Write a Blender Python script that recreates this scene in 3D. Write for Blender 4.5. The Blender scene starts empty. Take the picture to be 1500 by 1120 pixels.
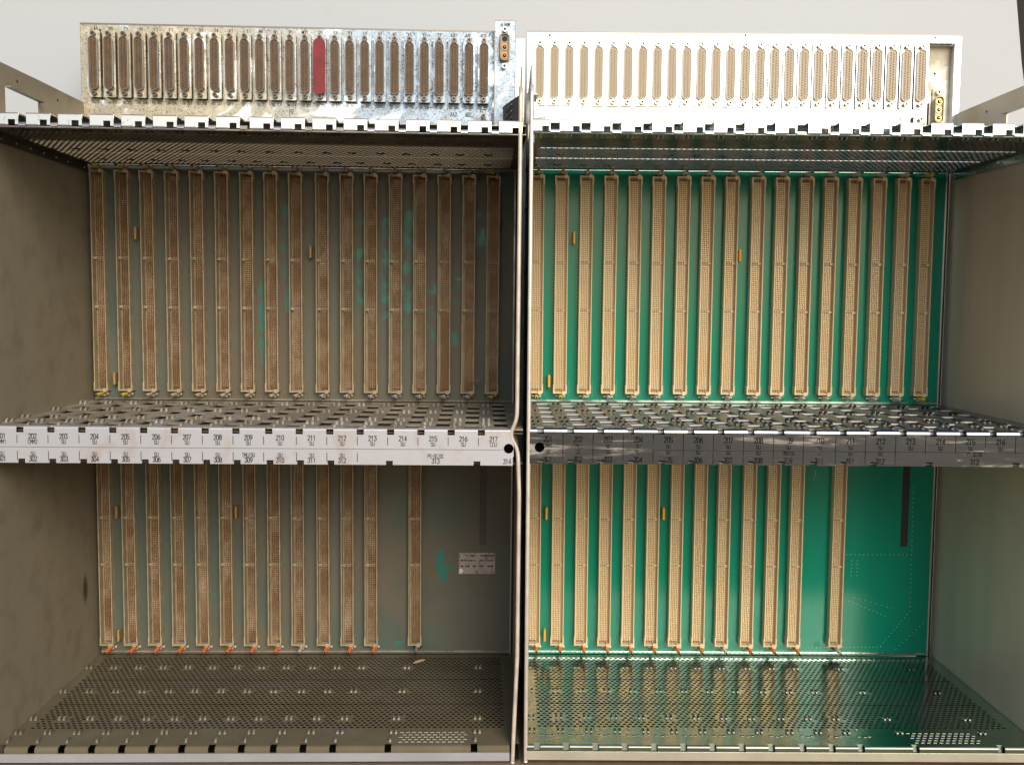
import bpy, math, random
import numpy as np
from mathutils import Matrix, Vector, Euler
random.seed(7); np.random.seed(7)
scene = bpy.context.scene
C = scene.collection
R = math.radians
MM = 0.001
Z0 = 54.0                      # height of the cages' own zero above the ground, mm

def rot(rx, ry, rz):
    return (Matrix.Rotation(rz, 3, 'Z') @ Matrix.Rotation(rx, 3, 'X') @ Matrix.Rotation(ry, 3, 'Y'))

# ------------------------------------------------------------------ camera
cam = bpy.data.cameras.new('camera')
cam.sensor_width = 36.0
cam.lens = 36.0 * 1420 / 1500
cam.clip_start = 0.02
cam.clip_end = 500
cam_o = bpy.data.objects.new('camera', cam)
C.objects.link(cam_o)
rc = rot(-0.0807, -0.0113, -0.0317)
m3 = Matrix((rc.col[0], rc.col[2], -rc.col[1])).transposed()
cam_o.matrix_world = Matrix.Translation(Vector((397.88, -797.94, 337.12 + Z0)) * MM) @ m3.to_4x4()
scene.camera = cam_o

# ------------------------------------------------------------------ sky, sun, exposure
SUN_EL, SUN_ROT = R(30), R(162)
world = bpy.data.worlds.new('World')
scene.world = world
world.use_nodes = True
wn = world.node_tree
sky = wn.nodes.new('ShaderNodeTexSky')
sky.sky_type = 'NISHITA'
sky.sun_disc = False
sky.sun_elevation = SUN_EL
sky.sun_rotation = SUN_ROT
sky.air_density = 1.0
sky.dust_density = 2.5
sky.ozone_density = 1.0
wn.links.new(sky.outputs[0], wn.nodes['Background'].inputs[0])
wn.nodes['Background'].inputs[1].default_value = 0.125
sun = bpy.data.lights.new('sun', 'SUN')
sun.energy = 2.0
sun.angle = R(35)
sun.color = (1.0, 0.91, 0.77)
sun_o = bpy.data.objects.new('sun', sun)
C.objects.link(sun_o)
d = Vector((math.sin(SUN_ROT) * math.cos(SUN_EL), math.cos(SUN_ROT) * math.cos(SUN_EL), math.sin(SUN_EL)))
sun_o.rotation_euler = d.to_track_quat('Z', 'Y').to_euler()
vs = scene.view_settings
vs.view_transform = 'Standard'
vs.look = 'None'
vs.exposure = 0.27
vs.gamma = 1.0
scene.cycles.max_bounces = 10
scene.cycles.diffuse_bounces = 5
scene.cycles.glossy_bounces = 6

# ------------------------------------------------------------------ materials
class N:
    """a small node builder"""
    def __init__(s, name):
        s.m = bpy.data.materials.new(name); s.m.use_nodes = True
        s.t = s.m.node_tree; s.b = s.t.nodes['Principled BSDF']
        s.pos = s.t.nodes.new('ShaderNodeNewGeometry').outputs['Position']
    def link(s, a, b): s.t.links.new(a, b)
    def set(s, k, v):
        i = s.b.inputs[k]
        if hasattr(v, 'is_linked'): s.link(v, i)
        elif isinstance(v, tuple) and len(v) == 3: i.default_value = (*v, 1)
        else: i.default_value = v
    def scaled(s, vec):
        n = s.t.nodes.new('ShaderNodeMapping'); n.inputs['Scale'].default_value = vec
        s.link(s.pos, n.inputs['Vector']); return n.outputs[0]
    def noise(s, scale, detail=4, rough=0.55, vec=None, dist=0.0):
        n = s.t.nodes.new('ShaderNodeTexNoise'); n.inputs['Scale'].default_value = scale
        n.inputs['Detail'].default_value = detail; n.inputs['Roughness'].default_value = rough
        n.inputs['Distortion'].default_value = dist
        s.link(vec or s.pos, n.inputs['Vector']); return n.outputs['Fac']
    def ramp(s, f, a, b, lo=0.0, hi=1.0):
        n = s.t.nodes.new('ShaderNodeMapRange'); n.interpolation_type = 'SMOOTHSTEP'
        s.link(f, n.inputs[0])
        for i, v in zip((1, 2, 3, 4), (a, b, lo, hi)): n.inputs[i].default_value = v
        return n.outputs[0]
    def mix(s, f, a, b):
        n = s.t.nodes.new('ShaderNodeMix'); n.data_type = 'RGBA'
        for i, v in ((0, f), (6, a), (7, b)):
            if hasattr(v, 'is_linked'): s.link(v, n.inputs[i])
            elif isinstance(v, tuple): n.inputs[i].default_value = (*v, 1)
            else: n.inputs[i].default_value = v
        return n.outputs[2]
    def math(s, op, a, b=0.0):
        n = s.t.nodes.new('ShaderNodeMath'); n.operation = op
        for i, v in ((0, a), (1, b)):
            if hasattr(v, 'is_linked'): s.link(v, n.inputs[i])
            else: n.inputs[i].default_value = v
        return n.outputs[0]
    def attr(s, name):
        n = s.t.nodes.new('ShaderNodeAttribute'); n.attribute_name = name; return n.outputs['Fac']
    def rand(s): return s.t.nodes.new('ShaderNodeObjectInfo').outputs['Random']
    def bump(s, f, strength=0.2, dist=0.001):
        n = s.t.nodes.new('ShaderNodeBump'); n.inputs['Strength'].default_value = strength
        n.inputs['Distance'].default_value = dist; s.link(f, n.inputs['Height'])
        s.link(n.outputs[0], s.b.inputs['Normal'])

def plain(name, col, rough=0.5, metal=0.0, vary=0.0, vscale=120):
    n = N(name)
    if vary:
        f = n.noise(vscale, 5)
        n.set('Base Color', n.mix(n.ramp(f, .3, .7), tuple(c * (1 - vary) for c in col), tuple(min(1, c * (1 + vary)) for c in col)))
    else: n.set('Base Color', col)
    n.set('Roughness', rough); n.set('Metallic', metal)
    return n.m

M = {}
def zinc_shiny(name, r0=.10, r1=.26, col=(.72, .73, .70), wave=.25):
    n = N(name)
    big = n.noise(9, 4, .6); fine = n.noise(160, 4, .6)
    n.set('Base Color', n.mix(n.ramp(big, .35, .7), tuple(c * .88 for c in col), col))
    n.set('Metallic', 1.0)
    n.set('Roughness', n.math('ADD', n.ramp(big, .3, .7, r0, r1), n.ramp(fine, .45, .8, 0, .08)))
    n.bump(n.noise(28, 2, .5), wave, .0008)
    return n.m
M['zinc_R'] = zinc_shiny('shiny zinc plate')

def zinc_dusty(name, dust=(.20, .165, .12), lo=.42, hi=.62, metal_col=(.62, .62, .57), clean=0.35, grain=True):
    n = N(name)
    big = n.noise(14, 5, .6, dist=.4); fine = n.noise(420, 3, .6)
    f = n.ramp(big, lo, hi, clean, 1)
    if grain: f = n.math('MULTIPLY', f, n.ramp(fine, .2, .7, .75, 1))
    n.set('Base Color', n.mix(f, metal_col, n.mix(n.noise(60, 4), dust, tuple(c * .72 for c in dust))))
    n.set('Metallic', n.math('SUBTRACT', 1.0, f))
    n.set('Roughness', n.ramp(f, 0, 1, .28, .85))
    if grain: n.bump(fine, .15, .0006)
    return n.m
M['zinc_L'] = zinc_dusty('dusty zinc plate', clean=.72, hi=.5)
M['zinc_L_floor'] = zinc_dusty('dusty zinc floor plate', dust=(.14, .118, .07), clean=.8, lo=.3, hi=.5, grain=False, metal_col=(.34, .34, .28))
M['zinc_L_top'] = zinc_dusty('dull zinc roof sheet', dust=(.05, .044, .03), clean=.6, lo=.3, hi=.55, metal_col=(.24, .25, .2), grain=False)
M['wall_hole_L'] = plain('dusty hole edge painted lit', (.20, .165, .11), .7)  # light from above painted onto the dusty roof hole walls
M['wall_hole_R'] = plain('bright hole edge', (.20, .235, .23), .3, .85)
M['wall_glint_R'] = plain('hole edge with painted glint', (.92, .94, .93), .25, .6)  # glints along the long hole rows, painted as near-white edges
M['zinc_L_bump'] = zinc_dusty('worn zinc loops', dust=(.21, .185, .125), clean=.35, lo=.4, hi=.8, metal_col=(.26, .25, .2))

def wall_mat(name, dusty):
    n = N(name)
    s1 = n.noise(1.0, 3, .5, n.scaled((1, 30, 3)))
    sp = n.noise(45, 5, .6)
    if dusty:
        spk = n.ramp(n.noise(300, 2), .72, .78)
        col = n.mix(s1, (.325, .285, .205), (.27, .24, .175))
        col = n.mix(n.ramp(sp, .45, .8, 0, .5), col, (.15, .125, .09))
        col = n.mix(n.math('MULTIPLY', spk, .5), col, (.4, .36, .3))
        # one dark smear near the back of the lower bay
        vm = n.t.nodes.new('ShaderNodeVectorMath'); vm.operation = 'SUBTRACT'
        n.link(n.scaled((1, 1, .45)), vm.inputs[0]); vm.inputs[1].default_value = (-.005, .186, (.042 + Z0 * MM) * .45)
        ln = n.t.nodes.new('ShaderNodeVectorMath'); ln.operation = 'LENGTH'; n.link(vm.outputs[0], ln.inputs[0])
        col = n.mix(n.ramp(n.math('ADD', ln.outputs['Value'], n.math('MULTIPLY', n.noise(200), .006)), .005, .012, .85, 0), col, (.03, .022, .015))
        scr = n.ramp(n.noise(1, 3, .6, n.scaled((1, 18, 420)), .6), .70, .76)
        col = n.mix(n.math('MULTIPLY', scr, n.ramp(sp, .5, .7, 0, .5)), col, (.42, .38, .31))
        n.set('Base Color', col); n.set('Metallic', .25); n.set('Roughness', .5)
    else:
        n.set('Base Color', n.mix(n.ramp(s1, .3, .7), (.56, .51, .41), (.62, .57, .47)))
        n.set('Metallic', .35); n.set('Roughness', n.ramp(s1, .3, .7, .30, .42))
        n.bump(n.noise(1.0, 4, .6, n.scaled((1, 400, 14))), .05, .0004)
    return n.m
M['wall_L'] = wall_mat('dusty sheet metal wall', True)
M['wall_R'] = wall_mat('bare sheet metal wall', False)
M['hem_L'] = plain('worn cream wall edge', (.62, .55, .46), .4, .3, .15, 60)
M['hem_R'] = plain('bright wall edge', (.85, .80, .72), .3, .6, .1, 60)

def panel_L():
    n = N('corroded zinc panel with painted reflection')
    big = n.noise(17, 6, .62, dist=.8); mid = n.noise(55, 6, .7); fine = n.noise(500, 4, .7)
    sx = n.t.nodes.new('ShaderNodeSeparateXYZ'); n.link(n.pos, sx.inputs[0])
    painted_reflection = n.mix(n.ramp(n.math('ADD', sx.outputs[0], n.math('MULTIPLY', n.math('SUBTRACT', big, .5), .25)), .10, .33), (.76, .71, .55), (.38, .55, .76))  # gold-to-blue reflection painted into the panel colour, left to right
    ox = n.math('MULTIPLY', n.ramp(big, .39, .47, 0, 1), n.ramp(mid, .40, .54, .45, 1))
    sp = n.math('MULTIPLY', n.ramp(fine, .52, .62), n.ramp(big, .4, .52, .12, 1))
    ch = n.attr('panel_wear')
    col = n.mix(n.math('MULTIPLY', ox, .85), n.mix(n.ramp(big, .36, .44), (.97, .97, .95), painted_reflection), n.mix(n.ramp(mid, .38, .62), (.15, .13, .09), n.mix(.6, (.34, .31, .26), painted_reflection)))
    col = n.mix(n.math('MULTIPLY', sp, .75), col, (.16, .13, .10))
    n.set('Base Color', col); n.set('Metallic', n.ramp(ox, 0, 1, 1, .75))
    n.set('Roughness', n.math('ADD', n.ramp(ox, 0, 1, .16, .5), n.math('MULTIPLY', sp, .2)))
    n.bump(mid, .12, .0006)
    return n.m
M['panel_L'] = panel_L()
M['panel_R'] = zinc_shiny('bright zinc panel', .12, .2, (.86, .86, .85), .12)
M['tab_R'] = zinc_shiny('bright zinc lip', .12, .2, (.82, .83, .82), .1)
def tabL():
    n = N('spotted zinc lip'); f = n.noise(260, 5, .65); b = n.noise(40, 3)
    n.set('Base Color', n.mix(n.math('MULTIPLY', n.ramp(f, .55, .68), n.ramp(b, .4, .6)), (.84, .84, .80), (.45, .42, .36)))
    n.set('Metallic', 1.0); n.set('Roughness', .25); return n.m
M['tab_L'] = tabL()

def strip_L():
    n = N('oxidised pale label strip'); b = n.noise(26, 6, .65, dist=.5); f = n.noise(120, 4)
    col = n.mix(n.ramp(b, .5, .74), (.46, .475, .525), (.42, .355, .31))
    col = n.mix(n.ramp(f, .62, .75, 0, .5), col, (.50, .45, .40))
    n.set('Base Color', col); n.set('Metallic', .35); n.set('Roughness', .42); return n.m
M['strip_L'] = strip_L()
M['lip_L'] = plain('blue-grey zinc lip', (.52, .55, .62), .38, .6, .06, 30)
M['lip_R'] = plain('dull warm zinc lip', (.60, .58, .47), .4, .6, .08, 30)
def strip_R():
    n = N('smudged dark zinc strip')
    mp = n.t.nodes.new('ShaderNodeMapping'); mp.inputs['Rotation'].default_value = (0, R(42), 0); mp.inputs['Scale'].default_value = (9, 9, 90)
    n.link(n.pos, mp.inputs['Vector'])
    b = n.noise(1, 6, .65, mp.outputs[0], dist=.5); st = n.noise(11, 4, .6); f = n.noise(300, 4, .7)
    sm = n.math('MULTIPLY', n.ramp(b, .5, .68), n.ramp(st, .35, .7, .3, 1))
    n.set('Base Color', n.mix(sm, (.20, .22, .245), (.45, .44, .41)))
    n.set('Metallic', n.ramp(sm, 0, 1, 1, .55))
    n.set('Roughness', n.math('ADD', n.ramp(sm, 0, 1, .13, .5), n.ramp(f, .5, .8, 0, .12)))
    n.bump(b, .15, .0008); return n.m
M['strip_R'] = strip_R()
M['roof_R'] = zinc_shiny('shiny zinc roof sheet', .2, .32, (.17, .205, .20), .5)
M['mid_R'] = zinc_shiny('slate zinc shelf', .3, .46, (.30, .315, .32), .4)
M['loop_R'] = plain('dull zinc loops', (.05, .05, .048), .45, .9)
M['low_R'] = plain('dull zinc lower sheet', (.42, .45, .50), .7, .0, .12, 30)
M['flap_R'] = plain('zinc flap', (.10, .115, .10), .3, .9)
M['shelf_R'] = zinc_shiny('shiny zinc shelf', .13, .25, (.46, .55, .50), .85)

def pcb_R():
    n = N('green solder resist')
    g = n.noise(1, 3, .5, n.scaled((30, 1, 6)))
    n.set('Base Color', n.mix(g, (.0, .18, .112), (.0, .235, .148)))
    n.set('Roughness', .17); n.set('IOR', 1.42); return n.m
M['pcb_R'] = pcb_R()
def pcb_L():
    n = N('dirt covered board')
    cl = n.attr('wiped'); nz = n.noise(70, 6, .7); bg = n.noise(12, 4, .6)
    f = n.ramp(n.math('ADD', n.math('MULTIPLY', cl, .95), n.math('MULTIPLY', n.math('SUBTRACT', nz, .5), 2.2)), .3, .75)
    dirt = n.mix(n.ramp(bg, .35, .65), (.112, .118, .094), (.122, .104, .076))
    dirt = n.mix(n.ramp(n.noise(7, 3), .42, .6, 0, .55), dirt, (.05, .095, .082))
    n.set('Base Color', n.mix(f, dirt, (.012, .17, .135)))
    n.set('Roughness', n.ramp(f, 0, 1, .8, .42)); return n.m
M['pcb_L'] = pcb_L()
M['strip_black'] = plain('black strip', (.012, .012, .012), .5)
M['strip_dirt'] = plain('dirty brown strip', (.085, .07, .06), .8)
def conn(name, a, b, dust, rough=.5):
    n = N(name); r = n.rand()
    col = n.mix(r, a, b)
    col = n.mix(n.ramp(n.noise(30, 5, .65), .45, .7, 0, .75 if dust else .12), col, dust or (.55, .42, .25))
    n.set('Base Color', col); n.set('Roughness', rough); return n.m
M['conn_R'] = conn('tan connector plastic', (.62, .485, .295), (.68, .55, .35), None)
M['conn_L'] = conn('dusty connector plastic', (.30, .235, .155), (.27, .21, .14), (.33, .28, .20), .8)
M['rim_L'] = plain('dusty connector rim', (.35, .29, .185), .8, 0, .15, 80)
def pins(name, a, b, metal, rough):
    n = N(name); n.set('Base Color', n.mix(n.ramp(n.noise(32, 6, .7), .4, .68), a, b)); n.set('Metallic', metal); n.set('Roughness', rough); return n.m
M['pin_R'] = pins('gold contact', (.86, .70, .44), (.92, .80, .56), .3, .35)
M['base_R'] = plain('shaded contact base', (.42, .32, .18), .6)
M['pin_L'] = pins('dirty contact', (.235, .135, .064), (.54, .41, .275), .1, .7)
M['base_L'] = conn('dirty contact base', (.20, .12, .06), (.15, .095, .05), (.32, .25, .17), .85)
M['hole'] = plain('dark hole', (.01, .009, .008), .7)
M['black'] = plain('black plastic body', (.018, .017, .018), .45)
M['ins_L'] = plain('brown contact block', (.105, .066, .037), .6, 0, .25, 90)
M['ins_R'] = plain('tan contact block', (.37, .31, .225), .5)
M['dpin_L'] = plain('dull brass contact', (.20, .125, .066), .55, .3)
M['dpin_R'] = plain('brass contact', (.50, .40, .26), .4, .35)
M['jack_L'] = plain('dull jack screw', (.17, .14, .10), .35, .8)
M['jack_R'] = plain('jack screw', (.62, .54, .40), .25, 1)
M['shell_L'] = zinc_dusty('stained zinc shell', dust=(.34, .29, .22), clean=.2, lo=.42, hi=.7, metal_col=(.40, .42, .44))
M['shell_R'] = plain('bright tinned shell', (.9, .88, .84), .4, 0)
M['gold'] = plain('gold coax contact', (.75, .48, .16), .25, 1)
M['coaxL'] = plain('copper coax contact', (.40, .20, .08), .4, .6)
M['beige'] = plain('beige plastic', (.62, .54, .38), .45)
M['beige_L'] = plain('dirty beige plastic', (.34, .28, .19), .5)
M['cap_L'] = plain('dull amber capacitor', (.34, .20, .075), .5, 0, .15, 300)
M['cap_R'] = plain('amber capacitor', (.72, .36, .03), .4)
M['yellow_L'] = plain('dusty yellow plastic', (.55, .45, .05), .5, 0, .15, 200)
M['yellow_R'] = plain('yellow plastic', (.80, .56, .02), .35)
M['white_L'] = plain('dusty white plastic', (.50, .42, .33), .6, 0, .12, 200)
M['white_R'] = plain('white plastic', (.68, .64, .54), .4)
M['orange_L'] = plain('orange plastic', (.75, .17, .03), .4)
M['orange_R'] = plain('bright orange plastic', (.80, .20, .01), .35)
M['ink'] = plain('black print', (.035, .035, .04), .6)
def ink_worn():
    n = N('worn print'); n.set('Base Color', (.008, .008, .009)); n.set('Roughness', .6); n.set('Specular IOR Level', .1)
    n.set('Alpha', n.ramp(n.noise(60, 5, .7), .36, .5, 0, 1)); return n.m
M['ink_worn'] = ink_worn()
def ink_faint():
    n = N('faint print'); n.set('Base Color', (.02, .018, .016)); n.set('Roughness', .5)
    n.set('Alpha', n.ramp(n.noise(70, 5, .7), .3, .46, .2, 1)); return n.m
M['ink_faint'] = ink_faint()
def ink_pale():
    n = N('nearly gone print'); n.set('Base Color', (.2, .18, .16)); n.set('Roughness', .5)
    n.set('Alpha', n.ramp(n.noise(25, 5, .7), .5, .66, 0, .55)); return n.m
M['ink_pale'] = ink_pale()
M['ink_grey'] = plain('grey print', (.10, .09, .08), .6)
M['red'] = plain('faded red plastic', (.19, .012, .016), .6, 0, .25, 60)
M['via'] = plain('tinned via', (.50, .62, .52), .4, .2)
M['via_L'] = plain('dull via', (.05, .05, .04), .6)
M['gap_shade'] = plain('rear flange painted as shade', (.05, .035, .025), .6)
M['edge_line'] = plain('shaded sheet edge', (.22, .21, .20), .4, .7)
M['dark_edge'] = plain('dark hole edge', (.05, .05, .045), .5, .6)
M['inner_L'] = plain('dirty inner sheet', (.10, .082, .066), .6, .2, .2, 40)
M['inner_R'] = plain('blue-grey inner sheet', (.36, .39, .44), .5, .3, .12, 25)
M['cut_R'] = plain('cut edge painted bright as glint', (.50, .50, .48), .4, .2)  # reflected light on the shelf window edges, painted as a pale strip
M['chalk'] = plain('white paint chip', (.75, .75, .75), .6)

# ------------------------------------------------------------------ mesh helper (millimetres)
class MB:
    def __init__(s): s.v = []; s.f = []; s.mi = []; s.m = 0
    def add(s, vs, fs):
        b = len(s.v); s.v += vs
        for f in fs: s.f.append([b + i for i in f]); s.mi.append(s.m)
    def quad(s, a, b, c, e): s.add([a, b, c, e], [(0, 1, 2, 3)])
    def box(s, x0, x1, y0, y1, z0, z1):
        s.add([(x0, y0, z0), (x1, y0, z0), (x1, y1, z0), (x0, y1, z0), (x0, y0, z1), (x1, y0, z1), (x1, y1, z1), (x0, y1, z1)],
              [(0, 1, 5, 4), (1, 2, 6, 5), (2, 3, 7, 6), (3, 0, 4, 7), (4, 5, 6, 7), (3, 2, 1, 0)])
    def tube(s, p0, p1, r0, r1=None, n=10, caps=True):
        r1 = r0 if r1 is None else r1
        p0, p1 = Vector(p0), Vector(p1); a = (p1 - p0).normalized()
        u = a.orthogonal().normalized(); w = a.cross(u)
        vs = []
        for p, r in ((p0, r0), (p1, r1)):
            for i in range(n):
                t = 2 * math.pi * i / n
                vs.append(tuple(p + (u * math.cos(t) + w * math.sin(t)) * r))
        fs = [(i, (i + 1) % n, n + (i + 1) % n, n + i) for i in range(n)]
        if caps: fs += [tuple(range(n))[::-1], tuple(range(n, 2 * n))]
        s.add(vs, fs)
    def prism(s, pts, y0, y1, caps=(True, True)):
        """outline in x,z pulled along y"""
        n = len(pts)
        vs = [(x, y0, z) for x, z in pts] + [(x, y1, z) for x, z in pts]
        fs = [(i, (i + 1) % n, n + (i + 1) % n, n + i) for i in range(n)]
        if caps[0]: fs.append(tuple(range(n)))
        if caps[1]: fs.append(tuple(range(n, 2 * n))[::-1])
        s.add(vs, fs)
    def ring(s, po, pi, y0, y1):
        n = len(po)
        vs = [(x, y0, z) for x, z in po] + [(x, y0, z) for x, z in pi] + [(x, y1, z) for x, z in po] + [(x, y1, z) for x, z in pi]
        fs = []
        for i in range(n):
            j = (i + 1) % n
            fs += [(i, j, n + j, n + i), (i, 2 * n + i, 2 * n + j, j), (n + i, n + j, 3 * n + j, 3 * n + i)]
        s.add(vs, fs)
    def mesh(s, name, mats, smooth=False):
        me = bpy.data.meshes.new(name)
        v = np.array(s.v, float) * MM
        me.from_pydata(v.tolist(), [], s.f)
        for m in (mats if isinstance(mats, (list, tuple)) else [mats]): me.materials.append(M[m] if isinstance(m, str) else m)
        if any(s.mi): me.polygons.foreach_set('material_index', s.mi)
        if smooth: me.polygons.foreach_set('use_smooth', [True] * len(me.polygons))
        me.update(); return me
    def build(s, name, mats, parent=None, loc=None, smooth=False):
        return put(name, s.mesh(name, mats, smooth), parent, loc)

def put(name, me, parent=None, loc=None, rz=0.0):
    o = bpy.data.objects.new(name, me); C.objects.link(o)
    if parent: o.parent = parent
    if loc: o.location = Vector(loc) * MM
    if rz: o.rotation_euler = (0, 0, rz)
    return o
def tag(o, label=None, cat=None, group=None, kind=None):
    if label: o['label'] = label
    if cat: o['category'] = cat
    if group: o['group'] = group
    if kind: o['kind'] = kind
    return o
def bevel(o, w, seg=2):
    b = o.modifiers.new('edge', 'BEVEL'); b.width = w * MM; b.segments = seg; b.limit_method = 'ANGLE'; return o
def stadium(hw, hh, r, n=6):
    pts = []
    for cx, cz, a0 in ((hw - r, hh - r, 0), (-hw + r, hh - r, 90), (-hw + r, -hh + r, 180), (hw - r, -hh + r, 270)):
        for i in range(n + 1):
            a = R(a0 + 90 * i / n); pts.append((cx + r * math.cos(a), cz + r * math.sin(a)))
    return pts

# lettering: narrow engraved capitals drawn as strokes (grid 4 wide, 6 high), joined per surface
GLYPH = {
 '0': ['1 0 3 0 4 1 4 5 3 6 1 6 0 5 0 1 1 0'], '1': ['.6 4.8 2 6 2 0'], '2': ['0 5 1 6 3 6 4 5 4 4 0 0 4 0'],
 '3': ['0 6 4 6 2 3.6 3 3.6 4 2.6 4 1 3 0 1 0 0 1'], '4': ['3 0 3 6 0 1.6 4 1.6'], '5': ['4 6 0 6 0 3.4 3 3.4 4 2.4 4 1 3 0 1 0 0 1'],
 '6': ['3.6 6 1.4 5 0 3 0 1 1 0 3 0 4 1 4 2.4 3 3.4 1 3.4 0 2.4'], '7': ['0 6 4 6 1.2 0'], '8': ['1 3.2 0 4 0 5 1 6 3 6 4 5 4 4 3 3.2 1 3.2 0 2.3 0 1 1 0 3 0 4 1 4 2.3 3 3.2'],
 '9': ['.4 0 2.6 1 4 3 4 5 3 6 1 6 0 5 0 3.6 1 2.6 3 2.6 4 3.6'], 'A': ['0 0 2 6 4 0', '.8 2 3.2 2'], 'B': ['0 0 0 6 3 6 4 5 4 4 3 3.2 0 3.2', '3 3.2 4 2.3 4 1 3 0 0 0'],
 'C': ['4 5 3 6 1 6 0 5 0 1 1 0 3 0 4 1'], 'D': ['0 0 0 6 2.6 6 4 4.6 4 1.4 2.6 0 0 0'], 'E': ['4 6 0 6 0 0 4 0', '0 3.2 3 3.2'], 'F': ['4 6 0 6 0 0', '0 3.2 3 3.2'],
 'G': ['4 5 3 6 1 6 0 5 0 1 1 0 3 0 4 1 4 2.8 2.4 2.8'], 'H': ['0 0 0 6', '4 0 4 6', '0 3 4 3'], 'J': ['3 6 3 1 2 0 1 0 0 1'], 'K': ['0 0 0 6', '4 6 0 2.4', '1.4 3.6 4 0'],
 'L': ['0 6 0 0 4 0'], 'M': ['0 0 0 6 2 2.6 4 6 4 0'], 'N': ['0 0 0 6 4 0 4 6'], 'P': ['0 0 0 6 3 6 4 5 4 3.8 3 2.8 0 2.8'], 'Q': ['1 0 3 0 4 1 4 5 3 6 1 6 0 5 0 1 1 0', '2.4 1.6 4.2 -.3'],
 'R': ['0 0 0 6 3 6 4 5 4 3.9 3 3 0 3', '2 3 4 0'], 'S': ['4 5 3 6 1 6 0 5 0 4.2 1 3.3 3 2.8 4 1.9 4 1 3 0 1 0 0 1'], 'T': ['0 6 4 6', '2 6 2 0'], 'U': ['0 6 0 1 1 0 3 0 4 1 4 6'],
 'V': ['0 6 2 0 4 6'], 'W': ['0 6 .9 0 2 4 3.1 0 4 6'], 'X': ['0 0 4 6', '0 6 4 0'], 'Y': ['0 6 2 3 4 6', '2 3 2 0'], 'Z': ['0 6 4 6 0 0 4 0'], '-': ['.4 3 3.6 3'], '/': ['.2 -.3 3.8 6.3'], ' ': []}
_print = {}
def say(txt, x, z, h, w=0.62, y=0.0, slot='L', pen=0.105):
    """centred on x, standing on z, h high; w is the advance per letter in heights"""
    mb = _print.setdefault(slot, MB()); k = h / 6.0; adv = h * w * .98; kx = (adv - h * .17) / 4.0; hw = h * pen
    x0 = x - adv * len(txt) / 2 + h * .085
    for i, ch in enumerate(txt):
        for line in GLYPH[ch]:
            q = [float(t) for t in line.split()]; pts = [(x0 + i * adv + q[a] * kx, z + q[a + 1] * k) for a in range(0, len(q), 2)]
            for a, b in zip(pts[:-1], pts[1:]):
                dx, dz = b[0] - a[0], b[1] - a[1]; l = math.hypot(dx, dz) or 1; ux, uz = dx / l * hw * .5, dz / l * hw * .5; nx, nz = -uz, ux
                mb.quad((a[0] - ux + nx, y, a[1] - uz + nz), (b[0] + ux + nx, y, b[1] + uz + nz), (b[0] + ux - nx, y, b[1] + uz - nz), (a[0] - ux - nx, y, a[1] - uz - nz))
def flush(slot): return _print.pop(slot)

# ------------------------------------------------------------------ the setting
g = MB(); g.quad((-30000, -30000, 0), (30000, -30000, 0), (30000, 30000, 0), (-30000, 30000, 0))
def ground_mat():
    n = N('brown ground'); a = n.noise(3, 6, .6); b = n.noise(60, 6, .7)
    col = n.mix(a, (.19, .135, .085), (.25, .18, .115)); col = n.mix(n.ramp(b, .4, .7, 0, .5), col, (.13, .09, .058))
    n.set('Base Color', col); n.set('Roughness', .85); n.bump(b, .3, .002); return n.m
tag(put('ground', g.mesh('ground', ground_mat())), kind='structure')
def board_mat():
    n = N('white painted board'); a = n.noise(2.2, 4, .5); b = n.noise(14, 6, .7); c = n.noise(1, 5, .7, n.scaled((9, 9, 26)), 1.5)
    col = n.mix(a, (.42, .46, .50), (.48, .51, .535))
    col = n.mix(n.ramp(b, .64, .78, 0, .35), col, (.36, .36, .34))
    col = n.mix(n.ramp(c, .70, .74, 0, .5), col, (.27, .26, .24))
    n.set('Base Color', col); n.set('Roughness', .55); n.bump(b, .1, .001); return n.m
b_ = MB()
def bz(x): return 300 + 18
b_.prism([(-900, -Z0), (1062, -Z0), (1047, 250), (1027, 440), (1004.6, 592.9), (1001, 612), (991.2, 682.4), (984, 700), (978, 800), (-900, 800)], 300, 316)
bo = b_.build('white_board', board_mat(), None, (0, 0, Z0)); bevel(bo, 1.5)
tag(bo, 'large white painted board standing upright behind both card cages', 'board')
w_ = MB(); w_.box(-4000, 5000, 900, 1000, -Z0, 2600)
tag(w_.build('wall', plain('dark wall', (.012, .010, .009), .8), None, (0, 0, Z0)), kind='structure')

# ------------------------------------------------------------------ card cage data
GAP = 1.81
def S(k): return 25.0 * (k - 1) + (GAP if k >= 10 else 0)
LOW = [S(k) for k in range(1, 13)]
SLOT_FLOOR = LOW + [323.5, 396.7]
Y_PCB, Y_RIM, Y_PANEL = 218.0, 208.3, 211.5
CONN_H, CONN_W = 224.0, 13.2
PITCH_D = 14.94
LETTERS = list('ABCDEFGHJKLMNPQRSTUVWXYZ') + ['AA', 'AB', 'AC']

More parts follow.
